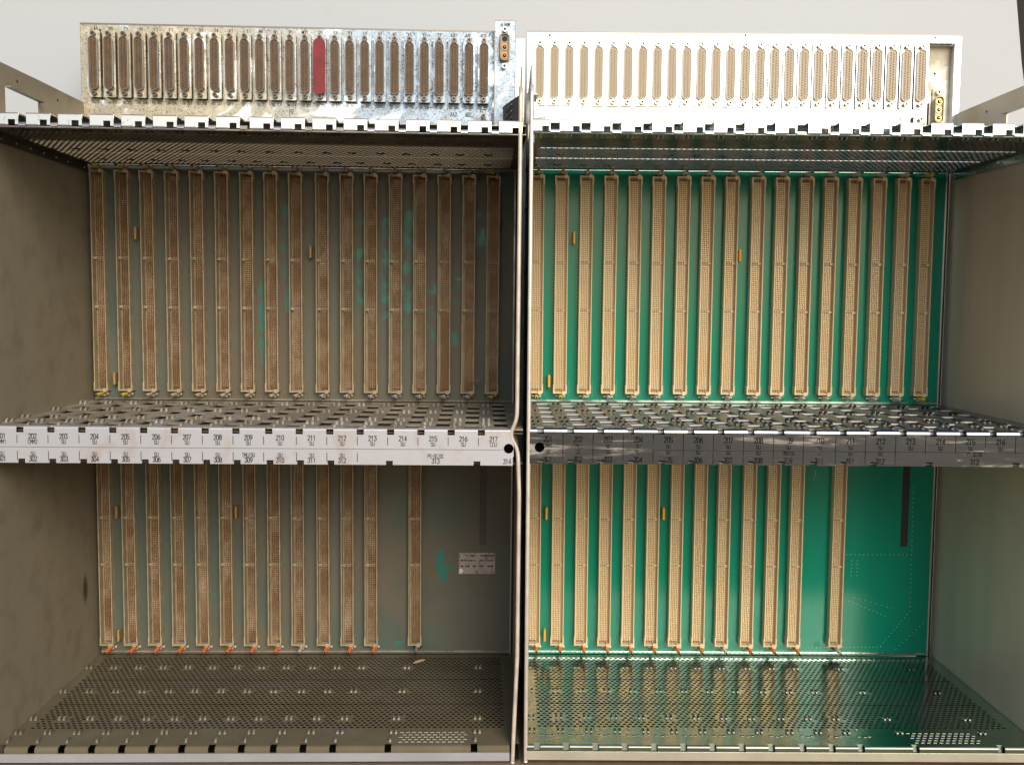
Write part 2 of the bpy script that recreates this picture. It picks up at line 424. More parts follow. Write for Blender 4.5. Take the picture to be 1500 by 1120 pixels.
def connector_meshes(sd):
    L = sd == 'L'
    mb = MB(); H = CONN_H; W = CONN_W
    mb.box(0, .95, Y_RIM, Y_PCB, 9, H - 9); mb.box(W - .95, W, Y_RIM, Y_PCB, 9, H - 9)
    for a, b in ((0, 9), (H - 9, H)):
        mb.box(-.55, .95, Y_RIM, Y_PCB, a, b); mb.box(W - .95, W + .55, Y_RIM, Y_PCB, a, b)
    T = 2.6
    mb.box(.95 + (T if L else 0), W - .95 - (0 if L else T), 213.6, Y_PCB, 0, H)
    if L: mb.box(.95, .95 + T, 217.2, Y_PCB, 0, H)
    else: mb.box(W - .95 - T, W - .95, 215.4, Y_PCB, 0, H)
    mb.box(.95, W - .95, Y_RIM + .6, 213.6, 0, 1.4); mb.box(.95, W - .95, Y_RIM + .6, 213.6, H - 1.4, H)
    mb.box(W - 4.4, W - .95, Y_RIM - .3, 213.6, -1.2, 2.6) ; mb.box(W - 4.4, W - .95, Y_RIM - .3, 213.6, H - 2.6, H + 1.2)
    for z in (86.2, 136): mb.box(.95, W - .95, 212.4, 213.6, z - 1.3, z + 1.3)
    house = mb.mesh('card_connector', 'rim_L' if L else 'conn_R')
    p = MB()
    xo = 4.35 if L else 1.75
    px = 1.83 if L else 1.78
    p.m = 1; p.box(1.0 + (T if L else 0), W - 1.0 - (0 if L else T), 213.35, 213.5, 1.5, H - 1.5)
    p.m = 0
    cols = 5
    z = 6.0
    while z < H - 5:
        if abs(z - 86.2) > 2.4 and abs(z - 136) > 2.4:
            for c in range(cols):
                x = xo + c * px; q = .42
                a, b = x - q, x + q; lo, hi = z - q, z + q; y = 211.4
                p.add([(a, 213.4, lo), (b, 213.4, lo), (b, 213.4, hi), (a, 213.4, hi), (a, y, lo), (b, y, lo), (b, y, hi), (a, y, hi)],
                      [(0, 1, 5, 4), (1, 2, 6, 5), (2, 3, 7, 6), (3, 0, 4, 7), (4, 5, 6, 7)])
        z += 2.04
    p.m = 2
    for z, dy in ((86.2, 212.3), (136, 212.3), (3.4, 213.2), (H - 3.4, 213.2)):
        for c in range(4):
            x = xo + .9 + c * px; p.box(x - .45, x + .45, dy - .1, dy, z - .85, z + .85)
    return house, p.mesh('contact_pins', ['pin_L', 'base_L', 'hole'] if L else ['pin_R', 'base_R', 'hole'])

def plug_mesh(col, tail, dark, up):
    mb = MB()
    mb.tube((0, Y_PCB - 1, 0), (0, Y_PCB - 17, 0), 2.0, 1.9, 12)
    mb.tube((0, Y_PCB - 17, 0), (0, Y_PCB - 21, 0), 1.9, 1.25, 12)
    mb.m = 1
    mb.box(-4.6, 5.4, Y_PCB - 3.2, Y_PCB - 1.6, -.5, .5); mb.box(3.4, 5.2, Y_PCB - 3.4, Y_PCB - 1.4, -1.2, 1.2)
    mb.box(-1.5, 2.2, Y_PCB - 4, Y_PCB, .6 * up, 2.8 * up) if up > 0 else mb.box(-1.5, 2.2, Y_PCB - 4, Y_PCB, -2.8, -.6)
    mb.m = 2
    mb.tube((0, Y_PCB - 21, 0), (0, Y_PCB - 21.4, 0), .9, .9, 10); mb.tube((0, Y_PCB - 21.4, 0), (0.2, Y_PCB - 29, -.3), .55, .4, 8)
    return mb.mesh('coding_plug', [col, tail, dark])

def dsub_meshes(sd):
    L = sd == 'L'; D = 6.4 if L else 1.8; Q = 4.4 if L else 3.0
    body = MB(); body.prism(stadium(5.6, 32.2, .8, 2), 0, -D)
    fl = MB(); fl.prism(stadium(6.0, 32.6, .8, 2), -D, -D - .9)
    sh = MB(); sh.ring(stadium(4.5, 26.0, 4.3), stadium(4.15, 25.65, 3.95), -D - (5.6 if L else 3.9), -D - .9)
    ins = MB(); ins.prism(stadium(4.13, 25.6, 3.9), -D - Q, -D - 1, (True, False))
    ins.m = 1
    for row, n in ((-1.45, 19), (1.45, 18)):
        for i in range(n):
            z = (i - (n - 1) / 2) * 2.55
            ins.tube((row, -D - Q, z), (row, -D - Q - 1.1, z), .78, .6, 6)
            ins.m = 2; ins.tube((row, -D - Q - 1.1, z), (row, -D - Q - 1.14, z), .32, .32, 5); ins.m = 1
    jk = MB(); jk.tube((0, -D - .9, 0), (0, -D - 5, 0), 2.55, 2.5, 8)
    jk.m = 1; jk.tube((0, -D - 5, 0), (0, -D - 5.05, 0), 1.15, 1.15, 10)
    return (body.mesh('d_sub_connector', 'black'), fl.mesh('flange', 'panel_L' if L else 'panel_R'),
            sh.mesh('shell', 'shell_L' if L else 'shell_R', True),
            ins.mesh('contact_block', ['ins_L', 'dpin_L', 'hole'] if L else ['ins_R', 'dpin_R', 'hole']),
            jk.mesh('jack_screw', ['jack_L' if L else 'jack_R', 'hole']))

def perforated(x0, x1, y0, y1, rows_y0, rows_y1, px, py, solid, long_rows=(), down=1.2, r=1.62, xin=2.0, edge=0):
    """a sheet at z=0 with real round holes in staggered rows; solid(x, y) keeps a cell closed"""
    mb = MB(); n = 8
    def tile(xa, xb, ya, yb, cx, cy, rx, ry, big=False):
        out = [(xa, ya), ((xa + xb) / 2, ya), (xb, ya), (xb, (ya + yb) / 2), (xb, yb), ((xa + xb) / 2, yb), (xa, yb), (xa, (ya + yb) / 2)]
        inn = [(cx + rx * math.cos(R(225 + 45 * i)), cy + ry * math.sin(R(225 + 45 * i))) for i in range(8)]
        vs = [(x, y, 0) for x, y in out] + [(x, y, 0) for x, y in inn] + [(x, y, -down) for x, y in inn]
        fs = []
        for i in range(8):
            j = (i + 1) % 8; fs += [(i, j, 8 + j, 8 + i)]
        mb.add(vs[:16], fs)
        mb.m = edge * (2 if big else 1); mb.add(vs[8:], [(i, (i + 1) % 8, 8 + (i + 1) % 8, 8 + i) for i in range(8)]); mb.m = 0
    def flat(xa, xb, ya, yb):
        if xb - xa > .01 and yb - ya > .01: mb.quad((xa, ya, 0), (xb, ya, 0), (xb, yb, 0), (xa, yb, 0))
    nrow = int((rows_y1 - rows_y0) / py)
    flat(x0, x1, y0, rows_y0); ye = rows_y0 + nrow * py; flat(x0, x1, ye, y1)
    lr = {min(range(nrow), key=lambda j: abs(rows_y0 + (j + .5) * py - y)) for y in long_rows}
    for j in range(nrow):
        ya = rows_y0 + j * py; yb = ya + py; cy = (ya + yb) / 2
        xs = x0 + xin + (px / 2 if j % 2 else 0); ncol = int((x1 - xin - xs) / px)
        flat(x0, xs, ya, yb); flat(xs + ncol * px, x1, ya, yb)
        run = None
        for i in range(ncol):
            xa = xs + i * px; cx = xa + px / 2
            if solid(cx, cy):
                if run is None: run = xa
                continue
            if run is not None: flat(run, xa, ya, yb); run = None
            if j in lr: tile(xa, xa + px, ya, yb, cx, cy, r * 1.4, r * 1.15, True)
            else: tile(xa, xa + px, ya, yb, cx, cy, r, r)
        if run is not None: flat(run, xs + ncol * px, ya, yb)
    return mb

def arch(mb, x, y, w, l, h, t=.5, flip=1):
    """a pressed-up loop bridging along y"""
    n = 7; o = []; i_ = []
    for k in range(n):
        a = math.pi * k / (n - 1)
        o.append((y - l / 2 * math.cos(a), h * math.sin(a) * flip)); i_.append((y - (l / 2 - t) * math.cos(a), (h - t) * math.sin(a) * flip))
    vs = []
    for xx in (x - w / 2, x + w / 2):
        vs += [(xx, p, q) for p, q in o] + [(xx, p, q) for p, q in i_]
    fs = []; m = 2 * n
    for k in range(n - 1):
        fs += [(k, k + 1, m + k + 1, m + k), (n + k, m + n + k, m + n + k + 1, n + k + 1), (k, n + k, n + k + 1, k + 1), (m + k, m + k + 1, m + n + k + 1, m + n + k)]
    mb.add(vs, fs)
def loop_mesh(mat, single=False, w=1.8, l=7.4, h=3.0, sep=4.2):
    mb = MB()
    for x in ((0,) if single else (-sep / 2, sep / 2)): arch(mb, x, 0, w, l, h)
    return mb.mesh('guide_loop', mat)

ROWS = (180.0, 118.5, 57.0, 28.5)

def side_wall(cage, sd, which, hem):
    """sheet metal side with a rolled front edge, an upper frame with a cut-out and an added rear flange that darkens the gap"""
    L = sd == 'L'
    inner = -1 if which == 'left' else 1             # outward direction
    base = -5.0 if which == 'left' else (434.0 if L else 436.0)
    bent = L and which == 'right'
    def xo(y, z):
        if not bent: return base
        k = max(0.0, 1 - y / 200.0)
        lean = -7.0 + 2.5 * max(0, min(1, (240 - z) / 60.0)) - 3.0 * max(0, min(1, (40 - z) / 90))
        dent = -5.5 * math.exp(-((z - 229) / 9.0) ** 2) * max(0, 1 - y / 26.0)
        return base + lean * k ** 1.3 + dent
    zs = [-53.5, -52, -30] + list(range(0, 200, 20)) + list(range(200, 262, 3)) + list(range(270, 480, 15)) + [485]
    ys = [1.6, 5, 10, 18, 30, 50, 80, 120, 170, 223]
    t = 1.4 * inner
    mb = MB()
    nz, ny = len(zs), len(ys)
    for side in (0, 1):
        vs = [(xo(y, z) + t * side, y, z) for z in zs for y in ys]
        fs = [(a * ny + b, a * ny + b + 1, (a + 1) * ny + b + 1, (a + 1) * ny + b) for a in range(nz - 1) for b in range(ny - 1)]
        mb.add(vs, fs)
    fx = (base, base - 14 * inner)
    # upper frame: front post, top bar, rear post
    a, b = sorted((base, base + t))
    xf = xo(4, 485); 
    def slab(pts):
        n = len(pts); vs = [(xo(y, 485) if bent else a, y, z) for y, z in pts] + [((xo(y, 485) + t) if bent else b, y, z) for y, z in pts]
        mb.add(vs, [tuple(range(n)), tuple(range(n, 2 * n))[::-1]] + [(i, (i + 1) % n, n + (i + 1) % n, n + i) for i in range(n)])
    slab([(2, 485), (48, 485), (48, 515), (24, 533), (2, 512)])
    slab([(24, 533), (48, 515), (112, 515), (112, 534), ])
    slab([(112, 485), (218, 485), (218, 534.5), (112, 534)])
    # lip along the cut-out
    s = sorted((base, base - 5.0 * inner))
    if not bent: mb.box(s[0], s[1], 48, 112, 514, 515.2)
    o = mb.build('side_wall', 'wall_L' if L else 'wall_R', cage)
    rf = MB(); rf.box(min(fx), max(fx), 223.2, 224.4, -53.5, 480); rf.build('rear_flange', 'gap_shade', o)  # added flange, painted dark to keep the gap beside the board in shade
    # rivet holes
    hb = MB()
    for y, z in ((33, 523), (70, 523.5), (150, 524)):
        hb.tube((base - .05 * inner, y, z), (base - .25 * inner, y, z), 1.3, 1.3, 10)
    hb.build('rivet_hole', 'hole', o)
    h = MB(); n = 8; zz = zs + [500, 512]
    ring = []
    for z in zz:
        zc = min(z, 485)
        for i in range(n):
            an = 2 * math.pi * i / n
            ring.append((xo(1, zc) + t * .5 + 1.75 * math.cos(an) , 1.2 + 1.5 * math.sin(an), z))
    h.add(ring, [(k * n + i, k * n + (i + 1) % n, (k + 1) * n + (i + 1) % n, (k + 1) * n + i) for k in range(len(zz) - 1) for i in range(n)] + [tuple(range(n)), tuple(range((len(zz) - 1) * n, len(zz) * n))])
    h.build('rolled_edge', 'hem_L' if L else 'hem_R', o, smooth=True)
    # row of small dark marks on the outer face
    k = MB()
    for z in (60, 130, 190, 255, 310, 365, 420, 455):
        x = base + (t + .15 * inner); k.tube((x, 60 + (z % 50), z), (x + .6 * inner, 60 + (z % 50), z), 2.6, 2.4, 10)
    k.build('plug_button', 'black', o)
    return o

def make_cage(sd):
    L = sd == 'L'
    cage = bpy.data.objects.new('card_cage', None); C.objects.link(cage); cage.empty_display_size = .05
    XR = 433.0 if L else 435.0
    XL = -4.9
    XF = 424.6 if L else XR
    # --- side walls
    side_wall(cage, sd, 'left', True); side_wall(cage, sd, 'right', True)
    # --- backplane
    x0, x1 = (-2.2, 430.3) if L else (-2.2, 429.6)
    if L:
        nx, nz = 217, 256; X = np.linspace(x0, x1, nx); Zs = np.linspace(-37.5, 476, nz)
        gx, gz = np.meshgrid(X, Zs)
        wipe = np.zeros_like(gx)
        for bx, bz_, rx, rz, c in [(169, 316.7, 3.2, 44, 1), (196.1, 340.3, 2.8, 17.7, .9), (195.9, 415.3, 4.5, 28.4, .5), (192.1, 366.3, 5.3, 42.6, .5), (273, 374.3, 6, 49.6, .7), (269.5, 409.3, 4, 35, .5), (298.4, 374.6, 6.5, 63.8, .8), (322.3, 396, 6.5, 49.6, .8), (320.3, 346.7, 6, 42.6, .6), (345.2, 339.9, 6.5, 49.6, .65), (370.8, 333.1, 6.5, 42.6, .6), (395.8, 407.5, 6.5, 28.4, .7), (418.9, 362, 7, 49.6, .55), (420.7, 460.4, 7, 14.2, .6), (14.2, 336.1, 6, 42.6, .4), (40.5, 364.4, 6, 42.6, .45), (70.2, 350.8, 6, 42.6, .3), (355.9, 62, 4.2, 14, 1.1), (363.9, 57.9, 3, 3, 1.1), (359.5, 47.5, 3.6, 7, 1.1), (113.6, 4.8, 5, 28.4, .4), (8.9, 129.2, 5, 42.6, .35), (120, -25, 60, 6, .35), (300, -28, 60, 5, .5), (405, -26, 40, 6, .4)]:
            q = np.abs((gx - bx) / rx) ** 4 + np.abs((gz - bz_) / rz) ** 3
            wipe = np.maximum(wipe, c * .7 * np.clip(1.45 - q, 0, 1))
        mb = MB()
        mb.v = np.stack([gx.ravel(), np.full(gx.size, Y_PCB), gz.ravel()], 1).tolist()
        ii = np.arange(nx * nz).reshape(nz, nx)
        mb.f = np.stack([ii[:-1, :-1].ravel(), ii[:-1, 1:].ravel(), ii[1:, 1:].ravel(), ii[1:, :-1].ravel()], 1).tolist(); mb.mi = [0] * len(mb.f)
        me = mb.mesh('backplane', 'pcb_L')
        at = me.attributes.new('wiped', 'FLOAT', 'POINT'); at.data.foreach_set('value', wipe.ravel().astype(np.float32))
        bp = put('backplane', me, cage)
    else:
        mb = MB(); mb.box(x0, x1, Y_PCB, Y_PCB + 2.4, -37.5, 476); bp = mb.build('backplane', 'pcb_R', cage)
    mb = MB(); mb.box(x1, x1 + 1.5, Y_PCB - .9, Y_PCB + 2.4, -37.5, 474)
    mb.build('edge_strip', 'shell_L' if L else 'panel_R', bp)
    mb = MB(); mb.box(x0, x1 - .2, Y_PCB - 2.6, Y_PCB - .02, 234.4, 236.4 if not L else 235.6); mb.build('board_rail', 'zinc_L' if L else 'shelf_R', bp)
    for za, zb in ((-35.2, -33.4), (474, 475.6)):
        mb = MB(); mb.box(x0, x1 - .2, Y_PCB - 2.2, Y_PCB - .02, za, zb); mb.build('board_rail', 'zinc_L' if L else 'shelf_R', bp)
    # print and vias on the board
    vb = MB()
    def dots(a, b, n, r=.42):
        for i in range(n):
            t = i / max(1, n - 1); x = a[0] + (b[0] - a[0]) * t; z = a[1] + (b[1] - a[1]) * t
            vb.add([(x + r * math.cos(R(60 * k)), Y_PCB - .06, z + r * math.sin(R(60 * k))) for k in range(6)], [tuple(range(6))])
    for a, b, n in [((408.9, 144.5), (410.6, 11.1), 27), ((340.2, 72.4), (409.6, 72.9), 16), ((410.6, 11.1), (380.4, -26.7), 12), ((425.1, -1.6), (396.8, -30.3), 9), ((337.5, 151.3), (337.2, 73.9), 16), ((303.2, -29.4), (380.5, -28.2), 20), ((304, 162), (303.2, 152), 5), ((346, 66), (346, 50), 5), ((352, 66), (352, 50), 5), ((345, 22), (384, 6), 10), ((350, 26), (392, 14), 8)]: dots(a, b, n)
    for k in range(1, 17):
        dots((S(k) + 16, 232 if L else 241), (S(k) + 16, 256), 7, .25); dots((S(k) - 2, 260), (S(k) - 2, 400), 36, .22)
    tag(vb.build('via', 'via_L' if L else 'via', bp), kind='stuff')
    mb = MB(); mb.box(397.2, 404.8, Y_PCB - .3, Y_PCB - .02, 81.5, 205)
    mb.build('insulating_strip', 'strip_dirt' if L else 'strip_black', bp)
    # --- card connectors
    house, pin = connector_meshes(sd)
    spots = [(S(k), 243.6) for k in range(1, 18)] + [(x, -25.6) for x in LOW] + [(322.6 if L else 321.4, -25.4)]
    for x, z in spots:
        o = put('card_connector', house, cage, (x + random.uniform(-.2, .2), 0, z + random.uniform(-.25, .25)))
        o.rotation_euler = (0, R(random.uniform(-.07, .07)), 0); p = put('contact_pins', pin, o); p['kind'] = 'stuff'
    # --- coding plugs
    tail = 'white_L' if L else 'white_R'
    pm = {c: (plug_mesh(c, tail, 'hole', -1), plug_mesh(c, tail, 'hole', 1)) for c in ((('yellow_L', 'white_L', 'orange_L') if L else ('yellow_R', 'white_R', 'orange_R')))}
    Y, Wh, Og = pm.keys()
    for k in range(1, 18):
        c = Y if k in (1, 2, 17) else Wh
        dx = 6.8
        a = put('coding_plug', pm[c][0], cage, (S(k) + dx, 0, 240.3)); b = put('coding_plug', pm[c][1], cage, (S(k) + dx, 0, 471.2))
        if c == Y:
            a['label'] = 'yellow coding plug below its connector'; b['label'] = 'yellow coding plug above its connector'
    for k, x in enumerate(LOW, 1):
        if L and k == 12: pass
        c = Wh if (k == 9) else Og
        a = put('coding_plug', pm[c][0], cage, (x + 9.5, 0, -28.6))
        a['label'] = 'white coding plug among orange ones' if c == Wh else 'orange coding plug below its connector'
    if L:
        put('coding_plug', plug_mesh('zinc_L', 'hole', 'hole', -1), cage, (322.5 + 9, 0, -28.6))
    else:
        put('coding_plug', plug_mesh('white_R', 'hole', 'hole', -1), cage, (322.5 + 8, 0, -28.6))
    # --- amber capacitors
    mb = MB(); mb.box(-1.25, 1.25, 208.5, Y_PCB - 1, 0, 13.0)
    cme = mb.mesh('capacitor', 'cap_L' if L else 'cap_R')
    for x, z in [(44.2, 398), (20, 249.6), (221.5 if L else 216, 381.5), (18.9, 110), (142.5, 110.5), (18.3, -21.5)]:
        bevel(put('capacitor', cme, cage, (x, 0, z)), .9, 3)
    if L:
        st = MB(); st.box(375.8, 414.2, Y_PCB - .5, Y_PCB - .05, 49.9, 72.8)
        n = N('aged paper sticker'); f = n.noise(90, 5, .7); q = n.noise(1, 2, .5, n.scaled((450, 1, 260)))
        n.set('Base Color', n.mix(n.ramp(f, .4, .62), n.mix(n.ramp(q, .45, .6), (.34, .29, .25), (.18, .14, .12)), (.37, .32, .28))); n.set('Roughness', .7)
        stk = st.build('paper_sticker', n.m, cage)
        pr = MB()
        for row, z in enumerate((69.6, 64.4, 58.2)):
            x = 377.5
            while x < 412:
                w = random.uniform(.8, 3.2)
                if random.random() < .82 and not (393 < x < 397): pr.quad((x, Y_PCB - .55, z - .8), (min(x + w, 413.4), Y_PCB - .55, z - .8), (min(x + w, 413.4), Y_PCB - .55, z + .9), (x, Y_PCB - .55, z + .9))
                x += w + .6
        pr.build('faded_print', 'ink_faint', stk)
        ch = MB(); ch.prism([(375.9, 50), (378.6, 50.6), (380.4, 53.4), (378.8, 55.4), (377.8, 56.2), (376, 55)], Y_PCB - .7, Y_PCB - .52); ch.build('paint_chip', 'chalk', stk)
    # --- bottom shelf
    mb = MB(); mb.box(XL, XR, 2, 216, -51.5, -50.5); mb.build('light_block_pan', 'black', cage)  # unseen dark pan added to keep light from under the perforated floor
    mb = MB(); mb.box(XL, XR, 216.2, 217.4, -52.5, -38.6); mb.build('rear_skirt', 'black', cage)
    zf = -38.2
    loops = [(x + .3, y) for x in SLOT_FLOOR for y in ROWS]
    def solid(x, y):
        for lx, ly in loops:
            if abs(x - lx - .5) < 6.0 and abs(y - ly) < 6.2: return True
        return False
    sh = perforated(XL, XR, 5.0, 217.5, 36.0, 211.0, 5.25, 4.55, solid, (149, 88), down=.7, xin=9.5, r=1.72 if L else 1.78, edge=1)
    if L: pass
    # front apron with notches, then the lip
    def apron(mb, xs, wn, zt, depth, zlo, y_in, notch_down, r=2.6):
        cuts = sorted((x, x + wn) for x in xs)
        seg = []; c = XL
        for a, b in cuts:
            if a > c: seg.append((c, a))
            c = max(c, b)
        if c < XF: seg.append((c, XF))
        for a, b in seg:
            prof = [(y_in, zt)] + [(r - r * math.sin(t), zt - r + r * math.cos(t)) for t in (R(0), R(30), R(60), R(90))] + [(0, zlo)]
            vs = [(a, y, z) for y, z in prof] + [(b, y, z) for y, z in prof]; n = len(prof)
            mb.add(vs, [(i, n + i, n + i + 1, i + 1) for i in range(n - 1)])
            mb.add([(a, 0, zlo), (b, 0, zlo), (b, 1.2, zlo), (a, 1.2, zlo)], [(0, 1, 2, 3)])
            for xx in (a, b):
                ip = [(y + 1.0 if i == n - 1 else y + (1.0 if i > 3 else .3), z - (1.0 if i < 4 else 0)) for i, (y, z) in enumerate(prof)]
                mb.add([(xx, y, z) for y, z in prof] + [(xx, y, z) for y, z in ip], [(i, i + 1, n + i + 1, n + i) for i in range(n - 1)])
        for a, b in cuts:
            zb = zt - notch_down
            mb.add([(a, 0, zb), (b, 0, zb), (b, 0, zlo), (a, 0, zlo)], [(0, 1, 2, 3)])
            mb.add([(a, 0, zb), (b, 0, zb), (b, 1.2, zb), (a, 1.2, zb)], [(3, 2, 1, 0)])
            mb.add([(a, 0, zlo), (b, 0, zlo), (b, 1.2, zlo), (a, 1.2, zlo)], [(0, 1, 2, 3)])
    nb = [x - 5.2 + (6.4 if not L else 0) for x in SLOT_FLOOR]
    bm_ = MB(); apron(bm_, nb, 5.7, 0, 5, -12.8, 5.0, 5.2, 3.0 if L else 1.8)
    sh.add(bm_.v, bm_.f)
    me = sh.mesh('bottom_shelf', ['zinc_L_floor', 'hole', 'hole'] if L else ['shelf_R', 'dark_edge', 'dark_edge'])  # hole walls painted dark to put shade inside the perforations
    bs = put('bottom_shelf', me, cage, (0, 0, zf))
    lip = MB(); lip.box(XL, XF, -.35, -.03, -12.7, -5.4)
    lip.build('front_lip', 'lip_L' if L else 'lip_R', bs)
    lp = loop_mesh('zinc_L_bump') if L else loop_mesh('flap_R', False, 1.6, 6.4, 2.4); ls = loop_mesh('zinc_L_bump', True)
    for x in SLOT_FLOOR:
        for y in ROWS: put('guide_loop', lp, bs, (x + .3, y, 0))
        if L: put('guide_loop', ls, bs, (x - 1.2, 12.5, 0))
    # raised drain louvers in the front corner and small holes along the front
    fr = MB(); dk = MB()
    if L:
        for j in range(5):
            for i in range(11):
                x = 331 + i * 5.3 + (2.6 if j % 2 else 0); y = 6.5 + j * 4.6 + 3
                dk.prism([(0, 0)] * 3, 0, 0) if False else None
                arch(fr, x, y, 3.4, 2.6, .9, .3)
    else:
        for j in range(5):
            for i in range(11):
                x = 331 + i * 5.3 + (2.6 if j % 2 else 0); y = 9 + j * 4.6
                arch(fr, x, y, 3.0, 2.6, .9, .3)
        for x in LOW:
            for dx in (8.5, 13.5, 17.5):
                arch(fr, x + dx, 17.5 + (dx % 3), 2.6, 2.4, .8, .3)
            arch(fr, x + 11, 33.5, 1.6, 2.4, 1.6, .4)
    fr.build('vent_louver', 'zinc_L_bump' if L else 'flap_R', bs)['kind'] = 'stuff'
    if not L:
        nf = MB()
        for x in nb: nf.add([(x - .5, 5.2, 0), (x + 6.2, 5.2, 0), (x + 6.2, 2.5, -9), (x - .5, 2.5, -9)], [(0, 1, 2, 3)])
        nf.build('notch_flap', 'flap_R', bs)['kind'] = 'stuff'
    # --- middle shelf
    zm = 233.2
    ms = MB()
    t1 = []
    slots = [S(k) for k in range(1, 18)] + [S(18) + 5]
    ms.box(XL, S(1) + 7.2, 6, 216, zm - 1.5, zm)
    bars = MB()
    for i in range(17):
        a = slots[i] + 7.2; b = slots[i] + 19.2
        nx_ = slots[i + 1] + 7.2
        if i == 16: nx_ = XR
        ms.box(b, nx_, 6, 216, zm - 1.5, zm)
        off = 14 if i % 2 == 0 else 33
        cuts = [off + 38.6 * j for j in range(-1, 6)]
        y = 6.0
        for c in cuts:
            lo, hi = c + 4.2, c + 38.6 - 4.2
            lo = max(lo, 11); hi = min(hi, 207)
            if hi - lo < 4: continue
            if lo > y: ms.box(a, b, y, lo, zm - 1.5, zm)
            ms.m = 1; ms.box(a + .3, b - .3, hi - .25, hi - .01, zm - .8, zm - .03); ms.m = 0
            y = hi
        ms.box(a, b, y, 216, zm - 1.5, zm)
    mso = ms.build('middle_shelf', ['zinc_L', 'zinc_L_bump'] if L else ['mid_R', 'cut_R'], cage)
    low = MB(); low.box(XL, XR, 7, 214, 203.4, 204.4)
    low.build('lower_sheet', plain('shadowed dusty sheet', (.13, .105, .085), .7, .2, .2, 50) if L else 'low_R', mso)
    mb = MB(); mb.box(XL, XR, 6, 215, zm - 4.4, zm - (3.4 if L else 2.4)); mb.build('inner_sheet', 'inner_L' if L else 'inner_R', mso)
    dx = 0 if L else 7.6
    st = MB()
    ntop = [S(k) - 6.5 + dx for k in range(1, 18)]
    ap = MB(); apron(ap, ntop, 5.9, 0, 6, -6.6, 6.0, 4.9, 1.4 if L else 3.2)
    st.add([(x, y, z + zm) for x, y, z in ap.v], ap.f)
    nbx = [S(k) - 5.5 + dx for k in range(1, 13)] + ([319.5, 392] if L else [325.5, 398])
    hx, hz, hr = (421.0, 217.4, 4.1) if L else (3.4, 216.9, 4.1)
    z_hi, z_lo, nz = zm - 6.6, 203.2, 206.6
    xs = sorted({XL, max(XF, hx + 7) if not L else XF, hx - 7, min(hx + 7, XF)} | set(nbx) | {x + 5.6 for x in nbx})
    for a, b in zip(xs[:-1], xs[1:]):
        mid = (a + b) / 2
        zl = nz if any(n_ <= mid <= n_ + 5.6 for n_ in nbx) else z_lo
        if hx - 7 < mid < hx + 7: 
            if b - a < 13.9: pass
        if abs(mid - hx) < 7:
            st.box(a, b, 0, 1.2, zl, hz - 7); st.box(a, b, 0, 1.2, hz + 7, z_hi)
            continue
        st.box(a, b, 0, 1.2, zl, z_hi)
    sq = []; ci = []
    for i in range(24):
        an = R(15 * i + 45); c, s_ = math.cos(an), math.sin(an); k_ = 7 / max(abs(c), abs(s_))
        sq.append((min(hx + c * k_, XF + .6), min(hz + s_ * k_, z_hi))); ci.append((hx + hr * c, hz + hr * s_))
    st.ring(sq, ci, 0, 1.2)
    sto = st.build('label_strip', 'strip_L' if L else 'strip_R', mso)
    # --- guide loops on the middle shelf
    lpm = loop_mesh('zinc_L' if L else 'loop_R', False, 1.9, 7.0, 3.2, 4.6); lsm = loop_mesh('zinc_L' if L else 'loop_R', True, 1.9, 6.0, 2.4)
    for k in range(1, 18):
        for y in ROWS: put('guide_loop', lpm, mso, (S(k) + .6, y, zm))
        put('guide_loop', lsm, mso, (S(k) - 1, 11.5, zm))
    # --- printed slot labels
    yt = -.06
    so = 19.0 if L else 22.84
    sl = 's' + sd
    cx = lambda k: (so + S(k) + so + S(k - 1)) / 2 if k > 1 else so - 12.5
    zr = (223.3, 219.1, 209.2, 204.7) if L else (221.8, 216.8, 211.9, 205.0)
    hn = 3.9 if L else 4.3
    for k in range(1, 18):
        x = cx(k)
        say(str(200 + k), x, zr[0], hn, .60, yt, sl, .165)
        say({1: 'CMM1', 2: 'CMM2', 17: 'CCU'}.get(k, 'SU'), x, zr[1], 3.1, .64, yt, sl, .15)
        if k <= 12:
            say('TMU/SU' if k == 9 else 'SU', x, zr[2], 3.1, .58 if k == 9 else .64, yt, sl, .15)
            say(str(300 + k), x, zr[3], hn - .1, .60, yt, sl, .165)
    x3 = 360.5 if L else 365.9
    say('PS-DC/DC', x3, zr[2], 3.1, .56, yt, sl, .15); say('313', x3, zr[3], hn - .1, .6, yt, sl, .165)
    say('314', 419.8 if L else 428, zr[3], hn - .1, .6, yt, sl, .16)
    lt = flush(sl)
    def rule(x0, x1, z0, z1): lt.quad((x0, yt, z0), (x1, yt, z0), (x1, yt, z1), (x0, yt, z1))
    for k in range(1, 17):
        x = so + S(k)
        rule(x - .3, x + .3, 219.4 if L else 217.6, 226.4 if L else 229)
        if not L: rule(x - .3, x + .3, 214.2, 217.6)
        if k <= 12: rule(x - .3, x + .3, 205.4 if L else 204.6, 213 if L else 214.2)
    rule(XL + 1 if L else 10, 416 if L else XR - 3, 216.1 if L else 215.0, 216.45 if L else 215.3)
    lt.build('printed_lettering', 'ink' if L else 'ink_worn', sto)['kind'] = 'stuff'
    # --- top shelf: perforated sheet seen from below, a tabbed front lip, side flanges
    zt = 474.2
    tl = [(S(k) + .3, y) for k in range(1, 18) for y in ROWS[:3]]
    def solid2(x, y):
        for lx, ly in tl:
            if abs(x - lx) < 4.2 and abs(y - ly) < 4.5: return True
        return False
    ts = perforated(XL, XR, 2.0, 214.0, 26.0, 205.0, 5.25, 4.55, solid2, (79, 138), down=-1.2, xin=6, r=1.85, edge=1)
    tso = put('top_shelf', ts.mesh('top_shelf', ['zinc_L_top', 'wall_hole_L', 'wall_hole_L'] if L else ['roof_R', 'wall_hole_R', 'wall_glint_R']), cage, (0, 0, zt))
    to = 8.7 if L else 17.2
    tabs = MB(); top = MB()
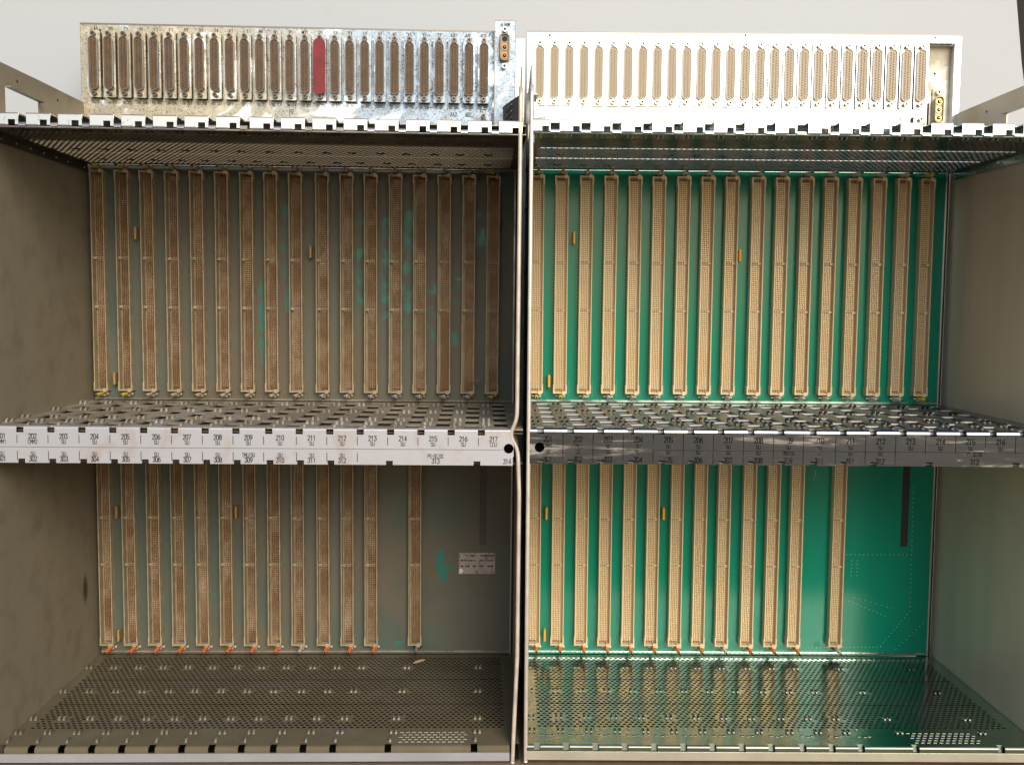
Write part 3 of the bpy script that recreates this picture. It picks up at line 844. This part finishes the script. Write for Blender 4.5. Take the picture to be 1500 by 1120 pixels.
    tw = 18.7 if L else 17.4
    tabx = [S(k) + to - 25 for k in range(1, 19)]
    tabx[17] = S(17) + to
    if L: tabx[17] = S(17) + to - .0
    z1, z0 = 484.3, 475.2
    for i, x in enumerate(tabx):
        a = max(x, XL); b = min(x + tw, XR - .5)
        if b - a < 3: continue
        n0, n1 = min(x + 10.6, b), min(x + 16.2, b)
        parts = MB()
        parts.box(a, n0, 0, 1.1, z0, z1) if n0 > a else None
        if n1 > max(a, n0): parts.box(max(a, n0), n1, 0, 1.1, 479.2, z1)
        if b > n1: parts.box(n1, b, 0, 1.1, z0, z1)
        parts.m = 1; parts.box(a, b, -.2, -.02, z1 - .7, z1 + .05); parts.m = 0
        parts.tube((a + 1, .3, z0 - .1), (max(a + 2, n0 - 1), .3, z0 - .1), .75, .75, 8)
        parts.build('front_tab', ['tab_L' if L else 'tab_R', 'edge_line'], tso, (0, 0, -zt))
        # the upper flange over this tab
        top.box(a, b, 1.1, 34, z1 - 1, z1)
    top.box(XL, XR, 13.5 if L else 6.0, 60, z1 - 1.6, z1 - 1.05)
    for x in tabx:
        a = x + tw; b = x + 25
        if a > XL and b < XR: 
            n = 5
            pts = [(1.5 + 2.2 - 2.2 * math.cos(R(90 * i / n)) - 2.2, 474.2 + 3.2 * math.sin(R(90 * i / n))) for i in range(n + 1)]
            vs = [(a + .3, y, z) for y, z in pts] + [(b - .3, y, z) for y, z in pts]; m_ = n + 1
            top.add(vs, [(i, i + 1, m_ + i + 1, m_ + i) for i in range(n)])
    top.tube((XL + .2, 1.2, 473.6), (XR - .4, 1.2, 473.6), .7, .7, 8)
    top.build('upper_flange', 'shell_L' if L else 'shelf_R', tso, (0, 0, -zt))
    fb = MB()
    for xa, xb in ((XL + .05, XL + 1.3), (XR - 1.3, XR - .05)):
        if L and xb > 400: continue
        fb = MB(); fb.box(xa, xb, 2, 214, 466, 474.1)
        fb.build('side_flange', 'zinc_L_top' if L else 'shelf_R', tso, (0, 0, -zt))
    sb = MB()
    for y in (36, 62, 88, 114, 140, 166, 205):
        sb.tube((XL + 1.3, y, 469.6), (XL + 2.2, y, 469.6), 1.2, 1.0, 10)
        if not L: sb.tube((XR - 1.3, y, 469.6), (XR - 2.2, y, 469.6), 1.2, 1.0, 10)
    sb.build('rivet', 'jack_R', tso, (0, 0, -zt))['kind'] = 'stuff'
    gl = MB()
    for k in range(1, 18):
        for dxx in (-2, 2): arch(gl, S(k) + .3 + dxx, 14, 1.3, 7, 2.2, .5, -1)
        arch(gl, S(k) + 14, 17, 1.3, 5, 1.4, .5, -1)
    gl.build('guide_loop', 'zinc_L_top' if L else 'shelf_R', tso)['kind'] = 'stuff'
    # --- rear connector panel
    yp = Y_PANEL
    px0, px1 = (-7.4, 409.0) if L else (-6.2, 437.6)
    zt_, zb_ = 612.8, 480.0
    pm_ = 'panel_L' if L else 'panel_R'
    pn = MB()
    if L: pn.box(px0, px1, yp, yp + 1.2, zb_, zt_)
    else:
        pn.box(px0, 404.6, yp, yp + 1.2, zb_, zt_); pn.box(404.6, 430.2, yp, yp + 1.2, 604.2, zt_); pn.box(430.2, px1, yp, yp + 1.2, zb_, zt_)
        pn.box(403.4, 404.6, yp + 1.2, yp + 10, zb_, 604.2); pn.box(430.2, 431.2, yp + 1.2, yp + 10, zb_, 604.2); pn.box(404.6, 430.2, yp + 1.2, yp + 9, 604.2, 605.2)
    pn.box(px0, px1, yp + 1.2, yp + 14, zt_ - 1.2, zt_)
    pn.box(px0 - .01, px0 + 1.2, yp + 1.2, yp + 14, zb_, zt_ - 1.2)
    if not L: pn.box(px1 - 1.2, px1, yp + 1.2, yp + 14, zb_, zt_ - 1.2)
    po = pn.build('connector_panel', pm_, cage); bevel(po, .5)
    tl_ = MB(); tl_.box(px0 + .6, px1 - .6, yp - .3, yp - .02, zt_ - 1.5, zt_ + .05); tl_.build('folded_edge', 'edge_line', po)
    if not L:
        rp = MB(); rp.box(404.7, 430.1, yp + 9, yp + 10, zb_, 604.1); rp.build('recess_plate', zinc_dusty('stained recess plate', dust=(.52, .46, .34), clean=.2, lo=.35, hi=.65, metal_col=(.6, .6, .55)), po)
    ph = MB()
    for x, z in (((12.6, 605.6), (214.6, 607.5)) if L else ((17, 608.5), (216, 610), (409.8, 609.8))):
        ph.tube((x, yp - .02, z), (x, yp - .12, z), 1.25, 1.25, 12)
    if not L:
        for x, z in ((414.6, 576), (413, 555)): ph.tube((x, yp + 8.98, z), (x, yp + 8.9, z), 1.3, 1.3, 12)
    ph.build('screw_hole', 'hole', po)
    # --- D-sub connectors
    body, fl, sh_, ins, jk = dsub_meshes(sd)
    bl = MB()
    zc0, zc1 = (571.2, 571.6) if L else (570.6, 570.6)
    x_first = 9.1 if L else 6.9
    def dsub(x, z):
        o = put('d_sub_connector', body, cage, (x, yp, z)); put('flange', fl, o); put('shell', sh_, o); put('contact_block', ins, o)
        for q in (-28.9, 28.9): put('jack_screw', jk, o, (0, 0, q))
        return o
    sl = 'p' + sd
    for i, n_ in enumerate(LETTERS):
        x = x_first + i * PITCH_D; z = zc0 + (zc1 - zc0) * i / 26
        dsub(x, z)
        say(n_ + '1', x - .5, z + 33.7, 3.9, .60, yp - .06, sl, .15)
        if L: say('SU %d' % (201 + i if i < 17 else 301 + i - 17), x - .5, z - 37.2, 2.5, .62, yp - .06, sl, .15)
        bl.tube((x + 7.45, yp - .02, z + 30.4), (x + 7.45, yp - .5, z + 30.4), .85, .7, 8)
    def stub(x, ztop):
        o = MB(); o.box(x - 5.6, x + 5.6, yp - 4, yp, 480, ztop); o = o.build('d_sub_connector', 'black', cage)
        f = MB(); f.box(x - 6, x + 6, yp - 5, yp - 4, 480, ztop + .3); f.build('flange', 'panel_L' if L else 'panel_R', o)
        k = MB(); k.tube((x, yp - 5, ztop - 3.3), (x, yp - 9, ztop - 3.3), 2.25, 2.25, 6); k.m = 1; k.tube((x, yp - 9, ztop - 3.3), (x, yp - 9.05, ztop - 3.3), 1.15, 1.15, 10)
        k.build('jack_screw', ['jack_L' if L else 'jack_R', 'hole'], o)
        if ztop > 520:
            e = MB(); e.prism([(x - 4.1, 480), (x + 4.1, 480), (x + 4.1, ztop - 9), (x + 2.6, ztop - 7), (x - 2.6, ztop - 7), (x - 4.1, ztop - 9)], yp - 9, yp - 5); e.build('contact_block', 'ins_L' if L else 'ins_R', o)
    stub(x_first + 26 * PITCH_D, 530); stub(x_first + 25 * PITCH_D, 519)
    bl.build('panel_hole_dot', 'panel_R', po)['kind'] = 'stuff'  # raised bright dots standing in for small light holes in the panel
    for i, n_ in ((26, 'AC2'), (25, 'AB2'), (24, 'AA2'), (14 - 1, 'P2')):
        if not L and i < 24: continue
        say(n_ if not (i == 26 and not L) else '2', x_first + i * PITCH_D - .5, zc1 - (44.6 if i != 26 else 41), 3.9, .60, yp - .06, sl if L else 'pX', .15)
    if not L: say('D1', 417.0, 606.4, 4.2, .62, yp - .06, 'pX', .17); say('AC1', x_first + 26 * PITCH_D - .5, 606, 3.9, .6, yp - .06, 'pX', .08); flush('pX').build('slot_lettering', 'ink_grey', po)['kind'] = 'stuff'
    flush(sl).build('printed_lettering', 'ink_faint' if L else 'ink_pale', po)['kind'] = 'stuff'
    # --- three-way coax connector
    def coax(parent, x, y, z, gold, n_open):
        s1 = MB(); s1.ring(stadium(4.4, 13.0, 3.4), stadium(3.9, 12.5, 2.9), y - 7, y - .8); s1.prism(stadium(5.2, 13.4 if n_open else 21.6, 1), y - .8, y); s1.prism(stadium(4.0, 12.6, 3), y - 4.6, y - .8, (True, False))
        o = s1.build('coax_connector', 'beige_L' if n_open else 'beige', parent)
        for j, q in enumerate((8.2, .0, -8.2)):
            c = MB()
            if j == 0 and n_open: c.m = 1; c.tube((x * 0, y - 1.0, q), (0, y - 4.9, q), 2.7, 2.7, 14)
            else:
                c.tube((0, y - 1.0, q), (0, y - 5.4, q), 3.1, 3.1, 16); c.m = 1; c.tube((0, y - 5.4, q), (0, y - 5.45, q), 2.1, 2.1, 14); c.m = 0; c.tube((0, y - 5.45, q), (0, y - 7, q), .9, .6, 8)
            c.build('coax_contact', [gold, 'hole'], o)
        for q in (-18.0, 18.0):
            j = MB(); j.tube((0, y, q), (0, y - 5, q), 2.7, 2.6, 12); j.m = 1; j.tube((0, y - 5, q), (0, y - 5.05, q), 1.5, 1.5, 10); j.build('jack_screw', ['panel_R', 'hole'], o)
        o.location = Vector((x, 0, z)) * MM; return o
    if L:
        al = MB(); al.box(408.4, 429.2, 200, 201.2, 484.5, 620.5); al.box(408.4, 409.6, 201.2, 209.8, 484.5, 620.5); al.box(428.0, 429.2, 201.2, 216, 484.5, 620.5); al.box(409.6, 428, 201.2, 216, 619.3, 620.5)
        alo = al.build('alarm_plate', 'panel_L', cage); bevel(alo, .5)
        ed = MB(); ed.box(408.1, 408.9, 199.75, 199.97, 484.5, 620.5); ed.box(408.9, 429.2, 199.75, 199.97, 619.8, 620.5); ed.build('plate_edge', 'edge_line', alo)
        coax(cage, 418.2, 200, 592.6, 'coaxL', True)
        say('ALARM', 418.5, 614.2, 3.2, .62, 199.94, 'al', .17); flush('al').build('printed_lettering', 'ink_faint', alo)['kind'] = 'stuff'
        # bent louvred bracket between the two cages
        br = MB(); A = Vector((416.5, 205, 0)); B = Vector((431.5, 120, 0))
        def P(t, z): q = A.lerp(B, t); return (q.x, q.y, z)
        def thick(quad, e=1.0):
            vs = [tuple(q) for q in quad] + [(q[0] + e, q[1] + e, q[2]) for q in quad]
            br.add(vs, [(0, 1, 2, 3), (7, 6, 5, 4), (0, 4, 5, 1), (1, 5, 6, 2), (2, 6, 7, 3), (3, 7, 4, 0)])
        thick([P(0, 486), P(1, 486), P(1, 531), P(0, 536)])
        bro = br.build('louvred_bracket', plain('dark bracket', (.085, .072, .05), .5, .2), cage)
        lv = MB()
        for j in range(7):
            z = 490 + j * 6; a = P(.25, z); b = P(.6, z + 2.5)
            lv.tube((a[0] - .8, a[1] - .6, a[2]), (b[0] - .8, b[1] - .6, b[2]), .55, .55, 6)
        lv.build('louver', 'shell_L', bro)['kind'] = 'stuff'
        fl_ = MB(); fl_.box(430.4, 439.2, 217, 218.2, 486, 607); fl_.build('rear_flange', 'panel_R', cage)
    else:
        coax(cage, 417.8, yp + 8, 538.4, 'gold', False)
        sl_ = MB(); sl_.box(406.4, 410.2, yp + 8.8, yp + 8.95, 486, 546); sl_.build('slot', 'hole', po)
        og = MB(); og.prism([(x - 2.5, z + 0) for x, z in stadium(3, 14, 3)], 60, 61.2); og.build('gusset', 'shell_L', cage, (-3.5, 0, 505))
        wd = MB(); wd.add([(-3.4, 6, 500), (6, 6, 488), (-3.4, 6, 486), (-3.4, 40, 500), (6, 40, 488), (-3.4, 40, 486)], [(0, 1, 2), (3, 5, 4), (0, 3, 4, 1), (1, 4, 5, 2), (2, 5, 3, 0)])
        wd.build('corner_gusset', 'hem_R', cage)
    return cage

left = make_cage('L')
left.location = (0, 0, Z0 * MM)
tag(left, 'dust-covered card cage with brown clogged connectors and a pale label strip', 'card cage', 'card cages side by side')
right = make_cage('R')
right.matrix_world = Matrix.Translation(Vector((443.88, -1.88, 1.96 + Z0)) * MM) @ rot(-.0039, -.0031, -.0255).to_4x4()
tag(right, 'clean shiny card cage with bright green backplane and tan connectors', 'card cage', 'card cages side by side')

# ------------------------------------------------------------------ loose things
rb = MB(); rb.prism(stadium(5.1, 26.4, 4.6, 8), -13.5, -6)
rc_ = rb.build('dust_cap', 'red', None, (9.1 + 15 * PITCH_D, Y_PANEL, 571.4 + Z0)); bevel(rc_, 1.0, 3)
tag(rc_, 'red plastic dust cap pushed over one upper D-shaped connector', 'dust cap')

lf = MB()
pts = [(0, 0), (3, 1.4), (6, 2.3), (9, 2.6), (12, 2.0), (14.5, .7), (16, 1.6), (15.5, -.3), (13, -1.6), (9, -1.9), (5, -1.2)]
ctr = (8, .3)
vs = [(x, y, .8 + .14 * abs(y) + .03 * x) for x, y in pts] + [(ctr[0], ctr[1], .7)]
n = len(pts); lf.add(vs, [(i, (i + 1) % n, n) for i in range(n)]); b = len(lf.v)
lf.add([(x, y, z - .5) for x, y, z in vs], [((i + 1) % n, i, n) for i in range(n)])
lf.add(vs[:n] + [(x, y, z - .5) for x, y, z in vs[:n]], [(i, n + i, n + (i + 1) % n, (i + 1) % n) for i in range(n)])
lo = lf.build('dry_leaf', plain('dry pale leaf', (.55, .40, .27), .7, 0, .2, 400), None, (329, 189, -37.9 + Z0))
lo.rotation_euler = (0, 0, R(38))
tag(lo, 'small dry pale leaf lying on the dusty perforated floor', 'leaf')

tf = MB()
for i in range(26):
    a = random.uniform(0, 2 * math.pi); l = random.uniform(3, 9); e = random.uniform(-2, 5)
    p = Vector((random.uniform(-1, 1), 0, random.uniform(-1, 1)))
    tf.tube(p, p + Vector((math.cos(a) * l, -e * .3 - .5, math.sin(a) * l)), .16, .1, 4)
t_ = tf.build('fibre_tuft', plain('brown fibres', (.32, .17, .08), .8), None, (S(16) + 13.0, Y_RIM - .2, 257 + Z0))
tag(t_, 'tuft of brown fibres caught on the edge of a dirty connector', 'fibres')
tf = MB()
for i in range(40):
    a = random.uniform(0, 2 * math.pi); l = random.uniform(2, 6)
    p = Vector((random.uniform(-2, 2), 0, random.uniform(-3, 3)))
    tf.tube(p, p + Vector((math.cos(a) * l, -random.uniform(.3, 2), math.sin(a) * l)), .2, .1, 4)
t_ = tf.build('soot_tuft', plain('dark fluff', (.02, .018, .015), .9), None, (415, Y_PCB - .4, 415 + Z0))
tag(t_, 'dark ball of fluff stuck to the dirty board by its upper right edge', 'fluff')
